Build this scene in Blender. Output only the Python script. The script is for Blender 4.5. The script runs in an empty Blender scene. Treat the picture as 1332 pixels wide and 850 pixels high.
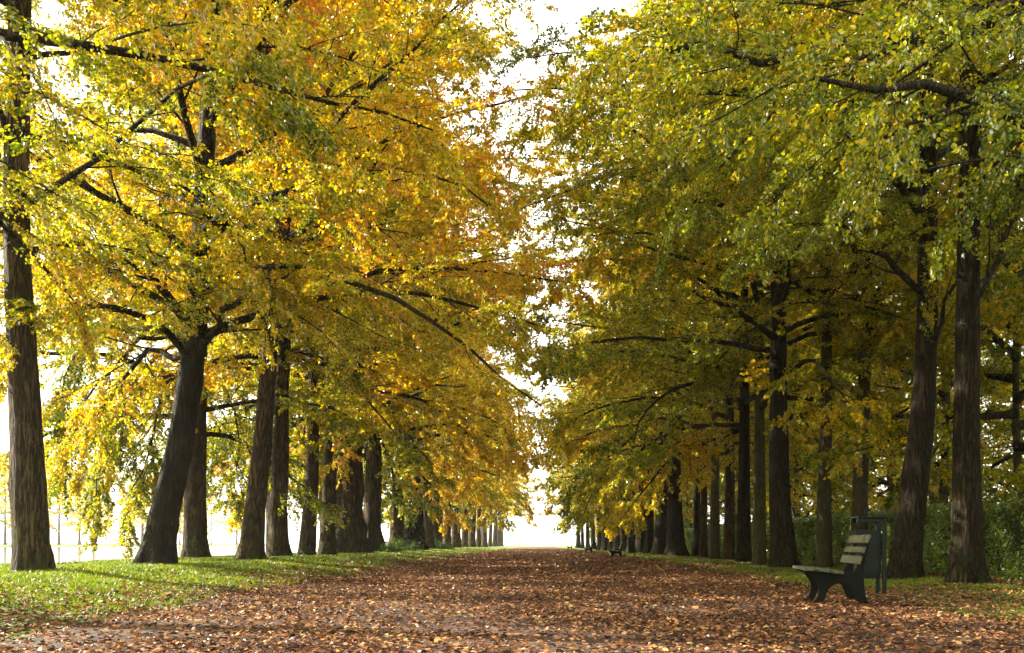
import bpy, math, random
import numpy as np

R_ = math.radians
scene = bpy.context.scene
COL = scene.collection

# ------------------------------------------------------------------ camera
F = 1250.0            # focal length in pixels of the 1332 px wide photograph
VX, VY = 700.0, 708.0  # vanishing point of the avenue
EYE = 0.85
cam_d = bpy.data.cameras.new('camera')
cam = bpy.data.objects.new('camera', cam_d)
COL.objects.link(cam)
cam.location = (0, 0, EYE)
cam.rotation_euler = (R_(90), 0, 0)
cam_d.sensor_width = 36
cam_d.lens = F / 1332 * 36
cam_d.shift_x = -(VX - 666) / 1332
cam_d.shift_y = (VY - 425) / 1332
cam_d.clip_start = 0.1
cam_d.clip_end = 6000
scene.camera = cam

# ------------------------------------------------------------------ light
SUN_EL, SUN_AZ = 28.0, -73.0      # azimuth measured from +Y (view direction), negative = left
world = bpy.data.worlds.new('World')
scene.world = world
world.use_nodes = True
wn = world.node_tree
bg = wn.nodes['Background']
sky = wn.nodes.new('ShaderNodeTexSky')
sky.sky_type = 'NISHITA'
sky.sun_disc = False
sky.sun_elevation = R_(SUN_EL)
sky.sun_rotation = R_(SUN_AZ)
sky.air_density = 1.0
sky.dust_density = 4.0
sky.ozone_density = 1.0
mixw = wn.nodes.new('ShaderNodeMix')
mixw.data_type = 'RGBA'
mixw.inputs[0].default_value = 0.75        # thin bright cloud cover
mixw.inputs[7].default_value = (9.0, 8.7, 7.6, 1)
wn.links.new(sky.outputs[0], mixw.inputs[6])
wn.links.new(mixw.outputs[2], bg.inputs[0])
bg.inputs[1].default_value = 0.092
sd = bpy.data.lights.new('sun', 'SUN')
sun = bpy.data.objects.new('sun', sd)
COL.objects.link(sun)
sd.energy = 5.0
sd.angle = R_(0.6)
sd.color = (1.0, 0.93, 0.80)
# light travels along -Z of the lamp; point it away from the sun position
az, el = R_(SUN_AZ), R_(SUN_EL)
from mathutils import Vector
sdir = Vector((math.sin(az) * math.cos(el), math.cos(az) * math.cos(el), math.sin(el)))
sun.rotation_euler = sdir.to_track_quat('Z', 'Y').to_euler()

scene.view_settings.view_transform = 'Standard'
scene.view_settings.look = 'None'
scene.view_settings.exposure = 2.2
scene.view_settings.gamma = 1.0
scene.view_settings.use_curve_mapping = False
cy = scene.cycles
cy.max_bounces = 6
cy.diffuse_bounces = 4
cy.glossy_bounces = 3
cy.transmission_bounces = 4
cy.volume_bounces = 0
cy.transparent_max_bounces = 4
cy.caustics_reflective = False
cy.caustics_refractive = False
cy.sample_clamp_indirect = 6.0
cy.use_denoising = True
cy.denoiser = 'OPENIMAGEDENOISE'
cy.denoising_prefilter = 'ACCURATE'


def PX(px, py, d):
    """pixel of the photograph at distance d -> world"""
    return np.array([(px - VX) / F * d, d, EYE + (VY - py) / F * d])


# ------------------------------------------------------------------ scene helpers
def obj(name, me, mat=None, parent=None, loc=None):
    o = bpy.data.objects.new(name, me)
    COL.objects.link(o)
    if mat is not None:
        me.materials.clear()
        me.materials.append(mat)
    if parent is not None:
        o.parent = parent
    if loc is not None:
        o.location = loc
    return o


def thing(name, label, cat, loc=(0, 0, 0), rz=0.0, group=None):
    o = bpy.data.objects.new(name, None)
    COL.objects.link(o)
    o.empty_display_size = 0.3
    o.location = loc
    o.rotation_euler = (0, 0, rz)
    o['label'] = label
    o['category'] = cat
    if group:
        o['group'] = group
    return o


def np_mesh(name, verts, faces, attr=None, smooth=True):
    """verts (N,3); faces: list of int arrays (M,k); attr: dict name->per-vertex floats"""
    verts = np.asarray(verts, dtype=np.float32)
    if not isinstance(faces, (list, tuple)):
        faces = [faces]
    faces = [np.asarray(f, dtype=np.int32) for f in faces if len(f)]
    me = bpy.data.meshes.new(name)
    me.vertices.add(len(verts))
    me.vertices.foreach_set('co', verts.ravel())
    tot = sum(f.size for f in faces)
    npoly = sum(len(f) for f in faces)
    me.loops.add(tot)
    me.polygons.add(npoly)
    me.loops.foreach_set('vertex_index', np.concatenate([f.ravel() for f in faces]))
    starts, s = [], 0
    for f in faces:
        starts.append(s + np.arange(len(f), dtype=np.int32) * f.shape[1])
        s += f.size
    me.polygons.foreach_set('loop_start', np.concatenate(starts))
    me.polygons.foreach_set('use_smooth', np.full(npoly, smooth))
    me.update(calc_edges=True)
    if attr:
        for k, v in attr.items():
            a = me.attributes.new(k, 'FLOAT', 'POINT')
            a.data.foreach_set('value', np.asarray(v, dtype=np.float32))
    return me


def unit(v):
    return v / np.maximum(np.linalg.norm(v, axis=-1, keepdims=True), 1e-9)


def tubes(paths, radii, sides, ref=(0.03, 0.02, 1.0), ridge=None):
    """paths (B,K,3), radii (B,K) -> verts, quads. ridge: (B?,K,S) multiplier"""
    paths = np.asarray(paths, float)
    B, K, _ = paths.shape
    T = np.empty_like(paths)
    T[:, 1:-1] = paths[:, 2:] - paths[:, :-2]
    T[:, 0] = paths[:, 1] - paths[:, 0]
    T[:, -1] = paths[:, -1] - paths[:, -2]
    T = unit(T)
    ref = np.asarray(ref, float)
    n1 = unit(np.cross(T, ref))
    n2 = np.cross(T, n1)
    a = np.arange(sides) / sides * 2 * math.pi
    rr = np.asarray(radii)[:, :, None] * np.ones(sides)
    if ridge is not None:
        rr = rr * ridge
    v = paths[:, :, None, :] + rr[..., None] * (np.cos(a)[None, None, :, None] * n1[:, :, None, :] +
                                                 np.sin(a)[None, None, :, None] * n2[:, :, None, :])
    v = v.reshape(-1, 3)
    b = np.arange(B)[:, None, None] * K * sides
    k = np.arange(K - 1)[None, :, None] * sides
    s = np.arange(sides)[None, None, :]
    s2 = (s + 1) % sides
    q = np.stack([b + k + s, b + k + s2, b + k + sides + s2, b + k + sides + s], axis=-1).reshape(-1, 4)
    return v, q


class Acc:
    """collect verts/quads"""
    def __init__(self):
        self.v, self.q, self.n = [], [], 0

    def add(self, v, q):
        self.v.append(v)
        self.q.append(np.asarray(q) + self.n)
        self.n += len(v)

    def mesh(self, name, **k):
        return np_mesh(name, np.concatenate(self.v), np.concatenate(self.q), **k)


# ------------------------------------------------------------------ materials
def new_mat(name):
    m = bpy.data.materials.new(name)
    m.use_nodes = True
    nt = m.node_tree
    for n in list(nt.nodes):
        nt.nodes.remove(n)
    out = nt.nodes.new('ShaderNodeOutputMaterial')
    return m, nt, out


def ramp(nt, fac, stops, interp='LINEAR'):
    r = nt.nodes.new('ShaderNodeValToRGB')
    r.color_ramp.interpolation = interp
    while len(r.color_ramp.elements) < len(stops):
        r.color_ramp.elements.new(0.5)
    for e, (p, c) in zip(r.color_ramp.elements, stops):
        e.position = p
        e.color = (c[0], c[1], c[2], 1)
    if fac is not None:
        nt.links.new(fac, r.inputs[0])
    return r.outputs[0]


def noise(nt, vec, scale, detail=3, rough=0.5):
    n = nt.nodes.new('ShaderNodeTexNoise')
    n.inputs['Scale'].default_value = scale
    n.inputs['Detail'].default_value = detail
    n.inputs['Roughness'].default_value = rough
    if vec is not None:
        nt.links.new(vec, n.inputs['Vector'])
    return n.outputs[0]


def math_n(nt, op, a, b=None, c=None, clamp=False):
    n = nt.nodes.new('ShaderNodeMath')
    n.operation = op
    n.use_clamp = clamp
    for i, x in enumerate((a, b, c)):
        if x is None:
            continue
        if isinstance(x, (int, float)):
            n.inputs[i].default_value = x
        else:
            nt.links.new(x, n.inputs[i])
    return n.outputs[0]


def mixc(nt, fac, a, b, mode='MIX'):
    n = nt.nodes.new('ShaderNodeMix')
    n.data_type = 'RGBA'
    n.blend_type = mode
    for i, x in ((0, fac), (6, a), (7, b)):
        if isinstance(x, (int, float)):
            n.inputs[i].default_value = x
        elif isinstance(x, tuple):
            n.inputs[i].default_value = (x[0], x[1], x[2], 1)
        else:
            nt.links.new(x, n.inputs[i])
    return n.outputs[2]


def geo_pos(nt):
    return nt.nodes.new('ShaderNodeNewGeometry').outputs['Position']


def leaf_material(name, stops, trans=0.52, gloss=0.055, rough=0.35, shift=0.0, noise_scale=0.22, noise_amp=0.6, tscale=1.45):
    m, nt, out = new_mat(name)
    at = nt.nodes.new('ShaderNodeAttribute')
    at.attribute_name = 'tint'
    oi = nt.nodes.new('ShaderNodeObjectInfo')
    n1 = noise(nt, geo_pos(nt), noise_scale, 2, 0.6)
    # autumn stage = own tint of the leaf + patchiness of the crown + the tree's own stage (object colour alpha-free red channel)
    sep = nt.nodes.new('ShaderNodeSeparateColor')
    nt.links.new(oi.outputs['Color'], sep.inputs[0])
    f = math_n(nt, 'MULTIPLY_ADD', math_n(nt, 'SUBTRACT', n1, 0.5), noise_amp, at.outputs['Fac'])
    f = math_n(nt, 'ADD', f, math_n(nt, 'SUBTRACT', sep.outputs[0], 0.5 - shift))
    c = ramp(nt, f, stops)
    at2 = nt.nodes.new('ShaderNodeAttribute')
    at2.attribute_name = 'tone'
    c = mixc(nt, 1.0, c, mixc(nt, at2.outputs['Fac'], (0.55, 0.55, 0.55), (1.25, 1.25, 1.2)), 'MULTIPLY')
    d = nt.nodes.new('ShaderNodeBsdfDiffuse')
    nt.links.new(c, d.inputs[0])
    t = nt.nodes.new('ShaderNodeBsdfTranslucent')
    c2 = mixc(nt, 1.0, c, (tscale * 1.08, tscale, tscale * 0.5), 'MULTIPLY')
    nt.links.new(c2, t.inputs[0])
    mx = nt.nodes.new('ShaderNodeMixShader')
    mx.inputs[0].default_value = trans
    nt.links.new(d.outputs[0], mx.inputs[1])
    nt.links.new(t.outputs[0], mx.inputs[2])
    g = nt.nodes.new('ShaderNodeBsdfGlossy')
    g.inputs['Roughness'].default_value = rough
    g.inputs[0].default_value = (0.9, 0.92, 0.95, 1)
    mx2 = nt.nodes.new('ShaderNodeMixShader')
    lw = nt.nodes.new('ShaderNodeFresnel')
    lw.inputs[0].default_value = 1.4
    nt.links.new(math_n(nt, 'MULTIPLY_ADD', lw.outputs[0], gloss * 3, gloss * 0.25, clamp=True), mx2.inputs[0])
    nt.links.new(mx.outputs[0], mx2.inputs[1])
    nt.links.new(g.outputs[0], mx2.inputs[2])
    nt.links.new(mx2.outputs[0], out.inputs[0])
    return m


LIME = [(0.0, (0.060, 0.115, 0.003)), (0.22, (0.175, 0.225, 0.003)), (0.45, (0.41, 0.40, 0.004)),
        (0.68, (0.72, 0.52, 0.005)), (0.88, (0.76, 0.36, 0.006)), (1.0, (0.62, 0.22, 0.015))]
M_leaf = leaf_material('lime foliage in autumn', LIME)
M_hedge = leaf_material('hedge foliage', [(0, (0.08, 0.15, 0.010)), (0.6, (0.25, 0.35, 0.018)), (1.0, (0.48, 0.46, 0.03))],
                        trans=0.3, gloss=0.16, rough=0.3, noise_amp=0.5, tscale=1.1)
M_litter = leaf_material('fallen leaves', [(0, (0.014, 0.005, 0.003)), (0.30, (0.060, 0.021, 0.009)), (0.50, (0.185, 0.075, 0.028)),
                                           (0.75, (0.38, 0.18, 0.070)), (1.0, (0.62, 0.40, 0.17))],
                         trans=0.12, gloss=0.06, rough=0.45, noise_scale=0.6, noise_amp=0.45, tscale=1.0)
M_grass = leaf_material('grass', [(0, (0.055, 0.115, 0.003)), (0.5, (0.15, 0.235, 0.006)), (1.0, (0.36, 0.33, 0.02))],
                        trans=0.4, gloss=0.03, rough=0.5, noise_scale=0.8, noise_amp=0.7)
M_shrub = leaf_material('shrub foliage', [(0, (0.03, 0.08, 0.01)), (0.6, (0.09, 0.17, 0.015)), (1.0, (0.30, 0.28, 0.02))],
                        trans=0.4, noise_amp=0.4)


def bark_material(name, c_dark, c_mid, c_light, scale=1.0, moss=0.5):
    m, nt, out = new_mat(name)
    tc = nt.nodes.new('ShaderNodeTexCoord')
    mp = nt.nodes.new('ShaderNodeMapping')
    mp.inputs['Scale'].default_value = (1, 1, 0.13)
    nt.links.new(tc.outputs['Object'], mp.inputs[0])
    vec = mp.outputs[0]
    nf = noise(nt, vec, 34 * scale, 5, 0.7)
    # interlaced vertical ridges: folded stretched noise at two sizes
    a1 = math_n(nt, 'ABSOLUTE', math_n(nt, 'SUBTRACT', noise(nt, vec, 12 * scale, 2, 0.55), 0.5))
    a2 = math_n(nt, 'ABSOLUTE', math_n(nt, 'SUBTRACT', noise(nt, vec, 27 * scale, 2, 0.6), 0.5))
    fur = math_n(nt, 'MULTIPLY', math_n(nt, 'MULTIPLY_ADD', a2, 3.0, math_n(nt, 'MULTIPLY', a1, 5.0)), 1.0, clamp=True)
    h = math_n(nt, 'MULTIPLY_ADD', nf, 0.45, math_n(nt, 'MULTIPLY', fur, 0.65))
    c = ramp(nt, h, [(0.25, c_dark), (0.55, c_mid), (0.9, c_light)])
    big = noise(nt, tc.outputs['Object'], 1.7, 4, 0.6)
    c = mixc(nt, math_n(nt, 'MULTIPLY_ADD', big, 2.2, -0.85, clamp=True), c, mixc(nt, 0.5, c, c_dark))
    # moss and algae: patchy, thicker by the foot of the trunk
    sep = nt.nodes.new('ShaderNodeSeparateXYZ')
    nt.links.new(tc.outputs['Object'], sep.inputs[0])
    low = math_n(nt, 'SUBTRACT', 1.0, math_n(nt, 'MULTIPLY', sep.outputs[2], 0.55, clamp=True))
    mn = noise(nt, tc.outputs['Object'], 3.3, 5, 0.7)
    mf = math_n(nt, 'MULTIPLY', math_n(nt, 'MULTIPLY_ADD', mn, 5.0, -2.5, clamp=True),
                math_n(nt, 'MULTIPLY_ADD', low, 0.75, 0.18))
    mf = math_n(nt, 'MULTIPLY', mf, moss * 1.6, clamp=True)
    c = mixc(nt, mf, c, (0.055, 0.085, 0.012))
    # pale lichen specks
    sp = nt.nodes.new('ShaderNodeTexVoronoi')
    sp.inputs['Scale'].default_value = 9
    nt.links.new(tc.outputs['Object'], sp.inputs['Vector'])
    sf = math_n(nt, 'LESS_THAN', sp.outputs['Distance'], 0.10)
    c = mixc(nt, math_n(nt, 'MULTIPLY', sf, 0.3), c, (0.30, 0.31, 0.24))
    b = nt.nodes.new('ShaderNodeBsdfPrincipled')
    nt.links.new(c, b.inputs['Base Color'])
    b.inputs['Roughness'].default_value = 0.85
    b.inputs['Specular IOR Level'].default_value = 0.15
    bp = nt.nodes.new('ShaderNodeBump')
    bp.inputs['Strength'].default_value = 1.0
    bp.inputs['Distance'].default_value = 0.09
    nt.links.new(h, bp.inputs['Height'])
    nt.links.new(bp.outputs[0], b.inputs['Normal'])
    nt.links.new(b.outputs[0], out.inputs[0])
    return m


M_bark = bark_material('furrowed lime bark', (0.010, 0.006, 0.003), (0.052, 0.034, 0.014), (0.15, 0.10, 0.044), moss=0.75)
M_bark_dark = bark_material('dark bark', (0.004, 0.0026, 0.0012), (0.016, 0.0105, 0.0045), (0.055, 0.036, 0.014), moss=0.4)  # same bark pattern in near-black browns, with less moss
M_bark_gnarl = bark_material('deeply furrowed old bark', (0.007, 0.005, 0.003), (0.042, 0.028, 0.014), (0.13, 0.09, 0.048), scale=0.55, moss=0.6)
M_bark_smooth = bark_material('smooth greenish bark', (0.045, 0.036, 0.016), (0.10, 0.082, 0.034), (0.15, 0.125, 0.055), scale=1.6, moss=0.9)
M_branch = bark_material('branch bark', (0.012, 0.009, 0.006), (0.040, 0.030, 0.018), (0.085, 0.065, 0.040), moss=0.3)


# ------------------------------------------------------------------ trees
def leaves(pos, out_dir, size, rng, fine=True, tint=None, flat=0.55, jitter_size=0.3, droop=0.25):
    """leaf blades at pos (N,3). out_dir: direction each blade points. returns verts, quads, tint, tone"""
    n = len(pos)
    d = unit(out_dir + rng.normal(0, 0.55, (n, 3)))
    d[:, 2] -= droop
    d = unit(d)
    up = np.tile([0, 0, 1.0], (n, 1)) + rng.normal(0, flat, (n, 3))
    s = unit(np.cross(d, up))
    nn = np.cross(s, d)
    L = (np.ones(n) * size * (1 + rng.uniform(-jitter_size, jitter_size, n)))[:, None]
    W = L * rng.uniform(0.36, 0.46, n)[:, None]
    fold = L * rng.uniform(-0.02, 0.16, n)[:, None]
    curl = L * rng.uniform(-0.2, 0.08, n)[:, None]
    p = pos
    if fine:
        v = np.stack([p,
                      p + d * L * 0.28 + s * W * 0.95 + nn * fold,
                      p + d * L * 0.70 + s * W * 0.72 + nn * (fold + curl * .4),
                      p + d * L + nn * curl,
                      p + d * L * 0.70 - s * W * 0.72 + nn * (fold + curl * .4),
                      p + d * L * 0.28 - s * W * 0.95 + nn * fold], axis=1)
        b = np.arange(n)[:, None] * 6
        q = np.concatenate([b + np.array([0, 1, 2, 3]), b + np.array([0, 3, 4, 5])])
        k = 6
    else:
        v = np.stack([p, p + d * L * 0.45 + s * W * 1.05 + nn * fold, p + d * L + nn * curl, p + d * L * 0.45 - s * W * 1.05 + nn * fold], axis=1)
        b = np.arange(n)[:, None] * 4
        q = b + np.array([0, 1, 2, 3])
        k = 4
    if tint is None:
        tint = rng.normal(0.45, 0.13, n)
    return v.reshape(-1, 3), q, np.repeat(tint, k), np.repeat(rng.uniform(0, 1, n), k)


def grow(start, d, length, K, rng, wander=0.12, droop=0.0, lift=0.0):
    """B branches at once -> paths (B,K,3)"""
    B = len(start)
    P = np.empty((B, K, 3))
    P[:, 0] = start
    d = unit(d)
    step = (length / (K - 1))[:, None]
    for k in range(1, K):
        d = d + rng.normal(0, wander, (B, 3)) + np.array([[0, 0, -1.0]]) * droop
        d = unit(d)
        P[:, k] = P[:, k - 1] + d * step
    return P


def along(paths, idx, t):
    """points + tangents on paths[idx] at t in 0..1"""
    K = paths.shape[1]
    x = np.clip(t, 0, 0.9999) * (K - 1)
    i = x.astype(int)
    f = (x - i)[:, None]
    a, b = paths[idx, i], paths[idx, i + 1]
    return a * (1 - f) + b * f, unit(b - a)


def rot_h(d, ang):
    c, s = np.cos(ang), np.sin(ang)
    return np.stack([d[:, 0] * c - d[:, 1] * s, d[:, 0] * s + d[:, 1] * c, d[:, 2]], axis=1)


def trunk_path(ctrl, H, rng, K=26):
    """ctrl: list of points (foot first). Continue straight with a slight wander up to height H."""
    ctrl = [np.array(c, float) for c in ctrl]
    z0 = ctrl[0][2]
    last = ctrl[-1]
    if len(ctrl) > 1:
        dd = (ctrl[-1] - ctrl[-2]) / max(ctrl[-1][2] - ctrl[-2][2], .1)
    else:
        dd = np.zeros(3)
    dd = np.clip(dd, -0.12, 0.12)
    n = 6
    zz = np.linspace(last[2], z0 + H, n + 1)[1:]
    p = last.copy()
    for z in zz:
        dz = z - p[2]
        dd = dd * 0.5 + rng.normal(0, 0.03, 3)
        p = np.array([p[0] + dd[0] * dz, p[1] + dd[1] * dz, z])
        ctrl.append(p)
    c = np.array(ctrl)
    c[0, 2] -= 0.25
    u = np.linspace(0, 1, K) ** 1.7
    z = c[0, 2] + (c[-1, 2] - c[0, 2]) * u
    x = np.interp(z, c[:, 2], c[:, 0])
    y = np.interp(z, c[:, 2], c[:, 1])
    # soften the kinks
    for _ in range(2):
        x[1:-1] = (x[:-2] + 2 * x[1:-1] + x[2:]) / 4
        y[1:-1] = (y[:-2] + 2 * y[1:-1] + y[2:]) / 4
    return np.stack([x, y, z], axis=1)


def trunk_geo(path, r0, rng, sides=22, flare=0.55, lobes=5, rough=0.03, taper_top=0.10, kink=1.0):
    z = path[:, 2] - path[0, 2] - 0.25
    H = z[-1]
    t = np.clip(z / H, 0, 1)
    r = r0 * (1 - t) ** 0.75 * (1 - 0.12 * np.minimum(t * 4, 1)) + r0 * taper_top * t * 0.3
    fl = np.exp(-np.clip(z + .1, 0, None) / (0.32 + r0 * 0.4))
    r = r * (1 + flare * fl)
    a = np.arange(sides) / sides * 2 * math.pi
    ph = rng.uniform(0, 6.28, 3)
    lob = (np.cos(lobes * a + ph[0]) * 0.5 + np.cos((lobes + 2) * a + ph[1]) * 0.4)[None, :]
    zz_, aa_ = z[:, None], a[None, :]
    burr = np.zeros((len(z), sides))
    for _ in range(5):
        zc, ac, hh, ww = rng.uniform(.3, 6.5), rng.uniform(0, 6.28), rng.uniform(.25, .6), rng.uniform(.35, .7)
        da = (aa_ - ac + math.pi) % (2 * math.pi) - math.pi
        burr += rng.uniform(.03, .11) * kink ** .5 * np.exp(-((zz_ - zc) / hh) ** 2 - (da / ww) ** 2)
    ridge = 1 + burr + lob * (0.03 * kink + 0.42 * fl[:, None] ** 1.3)
    tw = np.cos(3 * a[None, :] + z[:, None] * 0.5 + ph[2]) * 0.035 * kink
    ridge = ridge + tw + rng.normal(0, rough, (len(z), sides))
    return tubes(path[None], r[None], sides, ref=(1.0, 0.05, 0.02), ridge=ridge[None]), r


def make_tree(seed, ctrl, r0, H=24, hb=5.5, Rc=8.2, nl=31, n_sec=14, n_twig=11, n_leaf=70, leaf=0.058,
              fine=True, zfine=99, twig_tubes=True, extra_limbs=(), flare=0.55, sides=26, K=46, rough=0.03, kink=1.0, lobes=5,
              el_low=22, droop=0.035, limb_r=0.25, rad_fn=None, axis_lo=None, ztop_keep=1.0, gold=0.0):
    """returns (trunk_mesh, branch_mesh, crown_mesh) in the coordinates of ctrl"""
    rng = np.random.default_rng(seed)
    tp = trunk_path(ctrl, H, rng, K)
    z0 = ctrl[0][2]
    (tv, tq), tr = trunk_geo(tp, r0, rng, sides, flare, lobes, rough, kink=kink)
    trunk = np_mesh('trunk', tv, tq)
    # --- limbs
    u = (np.arange(nl) + rng.uniform(0, 0.8, nl)) / nl
    h = z0 + hb + (H * 0.95 - hb) * u ** 1.15
    az = np.arange(nl) * 2.39996 + rng.uniform(0, 6.28) + rng.normal(0, 0.3, nl)
    prof = np.interp(u, [0, .12, .4, .7, 1], [0.85, 1.0, 1.03, .95, .42])
    L = Rc * prof * rng.uniform(0.82, 1.08, nl)
    if rad_fn is not None:
        L = L * rad_fn(az, u)
    eld = np.interp(u, [0, .3, 1], [el_low, 34, 62]) + rng.normal(0, 6, nl)
    elr = np.radians(eld)
    x = np.interp(h, tp[:, 2], tp[:, 0])
    y = np.interp(h, tp[:, 2], tp[:, 1])
    st = np.stack([x, y, h], 1)
    d = np.stack([np.cos(az) * np.cos(elr), np.sin(az) * np.cos(elr), np.sin(elr)], 1)
    KL = 11
    lp = grow(st, d, L, KL, rng, wander=0.085, droop=(np.interp(u, [0, .25, 1], [2.3, 1.3, 0.9]) * droop)[:, None])
    rbase = np.interp(h, tp[:, 2], tr) * 0.42
    rbase = np.clip(rbase * (L / Rc) ** 0.5, 0.03, limb_r * r0 * 1.2)
    if len(extra_limbs):
        ex = []
        er = []
        for pts, r in extra_limbs:
            pts = np.array(pts, float)
            dl = np.r_[0, np.cumsum(np.linalg.norm(np.diff(pts, axis=0), axis=1))]
            tt = np.linspace(0, dl[-1], KL)
            ex.append(np.stack([np.interp(tt, dl, pts[:, i]) for i in range(3)], 1) +
                      np.r_[np.zeros((1, 3)), rng.normal(0, 0.06, (KL - 1, 3))])
            er.append(r)
        lp = np.concatenate([lp, np.array(ex)])
        rbase = np.r_[rbase, er]
        L = np.r_[L, [np.linalg.norm(e[-1] - e[0]) for e in ex]]
        h = np.r_[h, [e[0][2] for e in ex]]
    nl2 = len(lp)
    tk = np.linspace(0, 1, KL)
    lr = rbase[:, None] * (1 - tk * 0.88)[None, :] ** 0.9
    lr[:, 0] *= 1.35
    br = Acc()
    br.add(*tubes(lp, lr, 9 if fine else 6))
    # --- secondary branches
    idx = np.repeat(np.arange(nl2), n_sec)
    t = np.tile((np.arange(n_sec) + 0.5) / n_sec, nl2) * 0.86 + 0.14 + rng.uniform(-.03, .03, nl2 * n_sec)
    p, tan = along(lp, idx, t)
    side = np.tile(np.where(np.arange(n_sec) % 2, 1, -1), nl2)
    ang = side * rng.uniform(0.45, 1.15, len(idx))
    d = rot_h(tan, ang)
    d[:, 2] += rng.normal(0.05, 0.22, len(idx))
    Ls = (0.42 * L[idx] * (1.05 - t) + 1.0) * rng.uniform(0.6, 1.2, len(idx))
    keep = rng.uniform(0, 1, len(idx)) < 0.93
    idx, p, d, Ls, t = idx[keep], p[keep], d[keep], Ls[keep], t[keep]
    K2 = 6
    sp = grow(p, d, Ls, K2, rng, wander=0.14, droop=0.06)
    r2 = np.clip(0.35 * rbase[idx] * (1.1 - t), 0.008, 0.06)
    br.add(*tubes(sp, r2[:, None] * (1 - np.linspace(0, 1, K2) * 0.85)[None, :], 5 if fine else 3))
    # --- twigs
    ns = len(sp)
    idx3 = np.repeat(np.arange(ns), n_twig)
    t3 = np.tile((np.arange(n_twig) + 0.5) / n_twig, ns) * 0.92 + 0.08
    p, tan = along(sp, idx3, t3)
    side = np.tile(np.where(np.arange(n_twig) % 2, 1, -1), ns)
    d = rot_h(tan, side * rng.uniform(0.4, 1.1, len(idx3)))
    d[:, 2] += rng.normal(-0.05, 0.25, len(idx3))
    Lt = rng.uniform(0.45, 1.15, len(idx3)) * (1.15 - 0.4 * t3)
    K3 = 4
    wp = grow(p, d, Lt, K3, rng, wander=0.12, droop=0.12)
    if twig_tubes:
        sel = wp[:, 0, 2] < zfine
        w = wp[sel]
        br.add(*tubes(w, np.full((len(w), 1), 0.0055) * np.array([[1, .8, .6, .3]]), 3))
    # --- leaves
    nt_ = len(wp)
    if zfine < 90:
        hi = wp[:, 0, 2] > zfine
    else:
        hi = np.zeros(nt_, bool)
    V, Q, TI, TO = [], [], [], []
    nv = 0
    tree_bias = rng.normal(0, 0.03)
    sec_bias = rng.normal(0, 0.07, ns)          # whole sprays turn together
    limb_bias = rng.normal(0, 0.06, nl2)
    for sel, cnt, sz in ((~hi, n_leaf, leaf), (hi, max(3, int(n_leaf * 0.22)), leaf * 1.9)):
        ids = np.nonzero(sel)[0]
        if not len(ids):
            continue
        ii = np.repeat(ids, cnt)
        tt = rng.uniform(0.1, 1.0, len(ii))
        p, tan = along(wp, ii, tt)
        sgn = np.where(rng.uniform(0, 1, len(ii)) < .5, 1, -1)
        od = rot_h(tan, sgn * rng.uniform(0.3, 1.3, len(ii)))
        p = p + od * rng.uniform(0.0, 0.08, len(ii))[:, None] + rng.normal(0, 0.03, (len(ii), 3))
        tint = 0.42 + tree_bias + sec_bias[idx3[ii]] + limb_bias[idx[idx3[ii]]] + rng.normal(0, 0.17, len(ii)) + gold
        v, q, ti, to = leaves(p, od, sz, rng, fine and sz == leaf, tint)
        V.append(v)
        Q.append(q + nv)
        nv += len(v)
        TI.append(ti)
        TO.append(to)
    crown = np_mesh('crown', np.concatenate(V), np.concatenate(Q),
                    attr={'tint': np.concatenate(TI), 'tone': np.concatenate(TO)}, smooth=False)
    return trunk, br.mesh('branches'), crown


def ground_z(x, y):
    x = np.asarray(x, float)
    y = np.asarray(y, float)
    z = np.interp(x, [-400, -200, -140, -132, -130, -17.5, -14.2, -12.5, -8.2, -5.2, -4.8, 5, 9, 13, 20, 400],
                  [1.6, 0.9, 0.45, 0.05, -0.6, -0.6, 0.10, 0.30, 0.30, 0.03, 0.0, 0.0, -0.03, -0.22, -0.1, 2.0])
    off = np.clip((np.abs(x) - 5) / 3, 0, 1)
    z = z + off * 0.04 * np.sin(x * 1.3 + 0.6) * np.cos(y * 0.45 + x * .3)
    return z


ORD = ['first', 'second', 'third', 'fourth', 'fifth', 'sixth', 'seventh', 'eighth', 'ninth', 'tenth', 'eleventh', 'twelfth',
       'thirteenth', 'fourteenth', 'fifteenth', 'sixteenth', 'seventeenth', 'eighteenth', 'nineteenth', 'twentieth',
       'twenty-first', 'twenty-second', 'twenty-third', 'twenty-fourth', 'twenty-fifth', 'twenty-sixth', 'twenty-seventh',
       'twenty-eighth', 'twenty-ninth', 'thirtieth']

LEFT_G, RIGHT_G = 'lime trees of the left row beside the lake', 'lime trees of the right row before the hedge'


def near_tree(label, group, seed, D, X, pix, base_w, stage, mat, name='lime_tree', extra=(), **k):
    """unique tree: pix = [(px,py), ...] centre line of the trunk in the photograph above the foot"""
    z0 = float(ground_z(X, D))
    ctrl = [np.array([X, D, z0])]
    for px, py in pix:
        w = PX(px, py, D)
        ctrl.append(np.array([w[0], D + 0.0, w[2]]))
    o = thing(name, label, 'tree', loc=(X, D, z0), group=group)
    base = np.array([X, D, z0])
    ctrl = [c - base for c in ctrl]
    ex = [([np.array(q) - base for q in pts], r) for pts, r in extra]
    r0 = base_w / 2
    sgn = 1.0 if X < 0 else -1.0
    if D > 28:
        k.update(fine=False, leaf=0.082, n_leaf=46)
    k.setdefault('rad_fn', lambda a, u: 1.0 + 0.24 * np.clip(np.cos(a) * sgn, 0, 1) * (1 + .6 * (u > .3)))
    tm, bm, cm = make_tree(seed, ctrl, r0, extra_limbs=ex, **k)
    obj('trunk', tm, mat, o)
    obj('branches', bm, M_branch, o)
    c = obj('crown', cm, M_leaf, o)
    c.color = (stage, 0, 0, 1)
    return o



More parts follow.
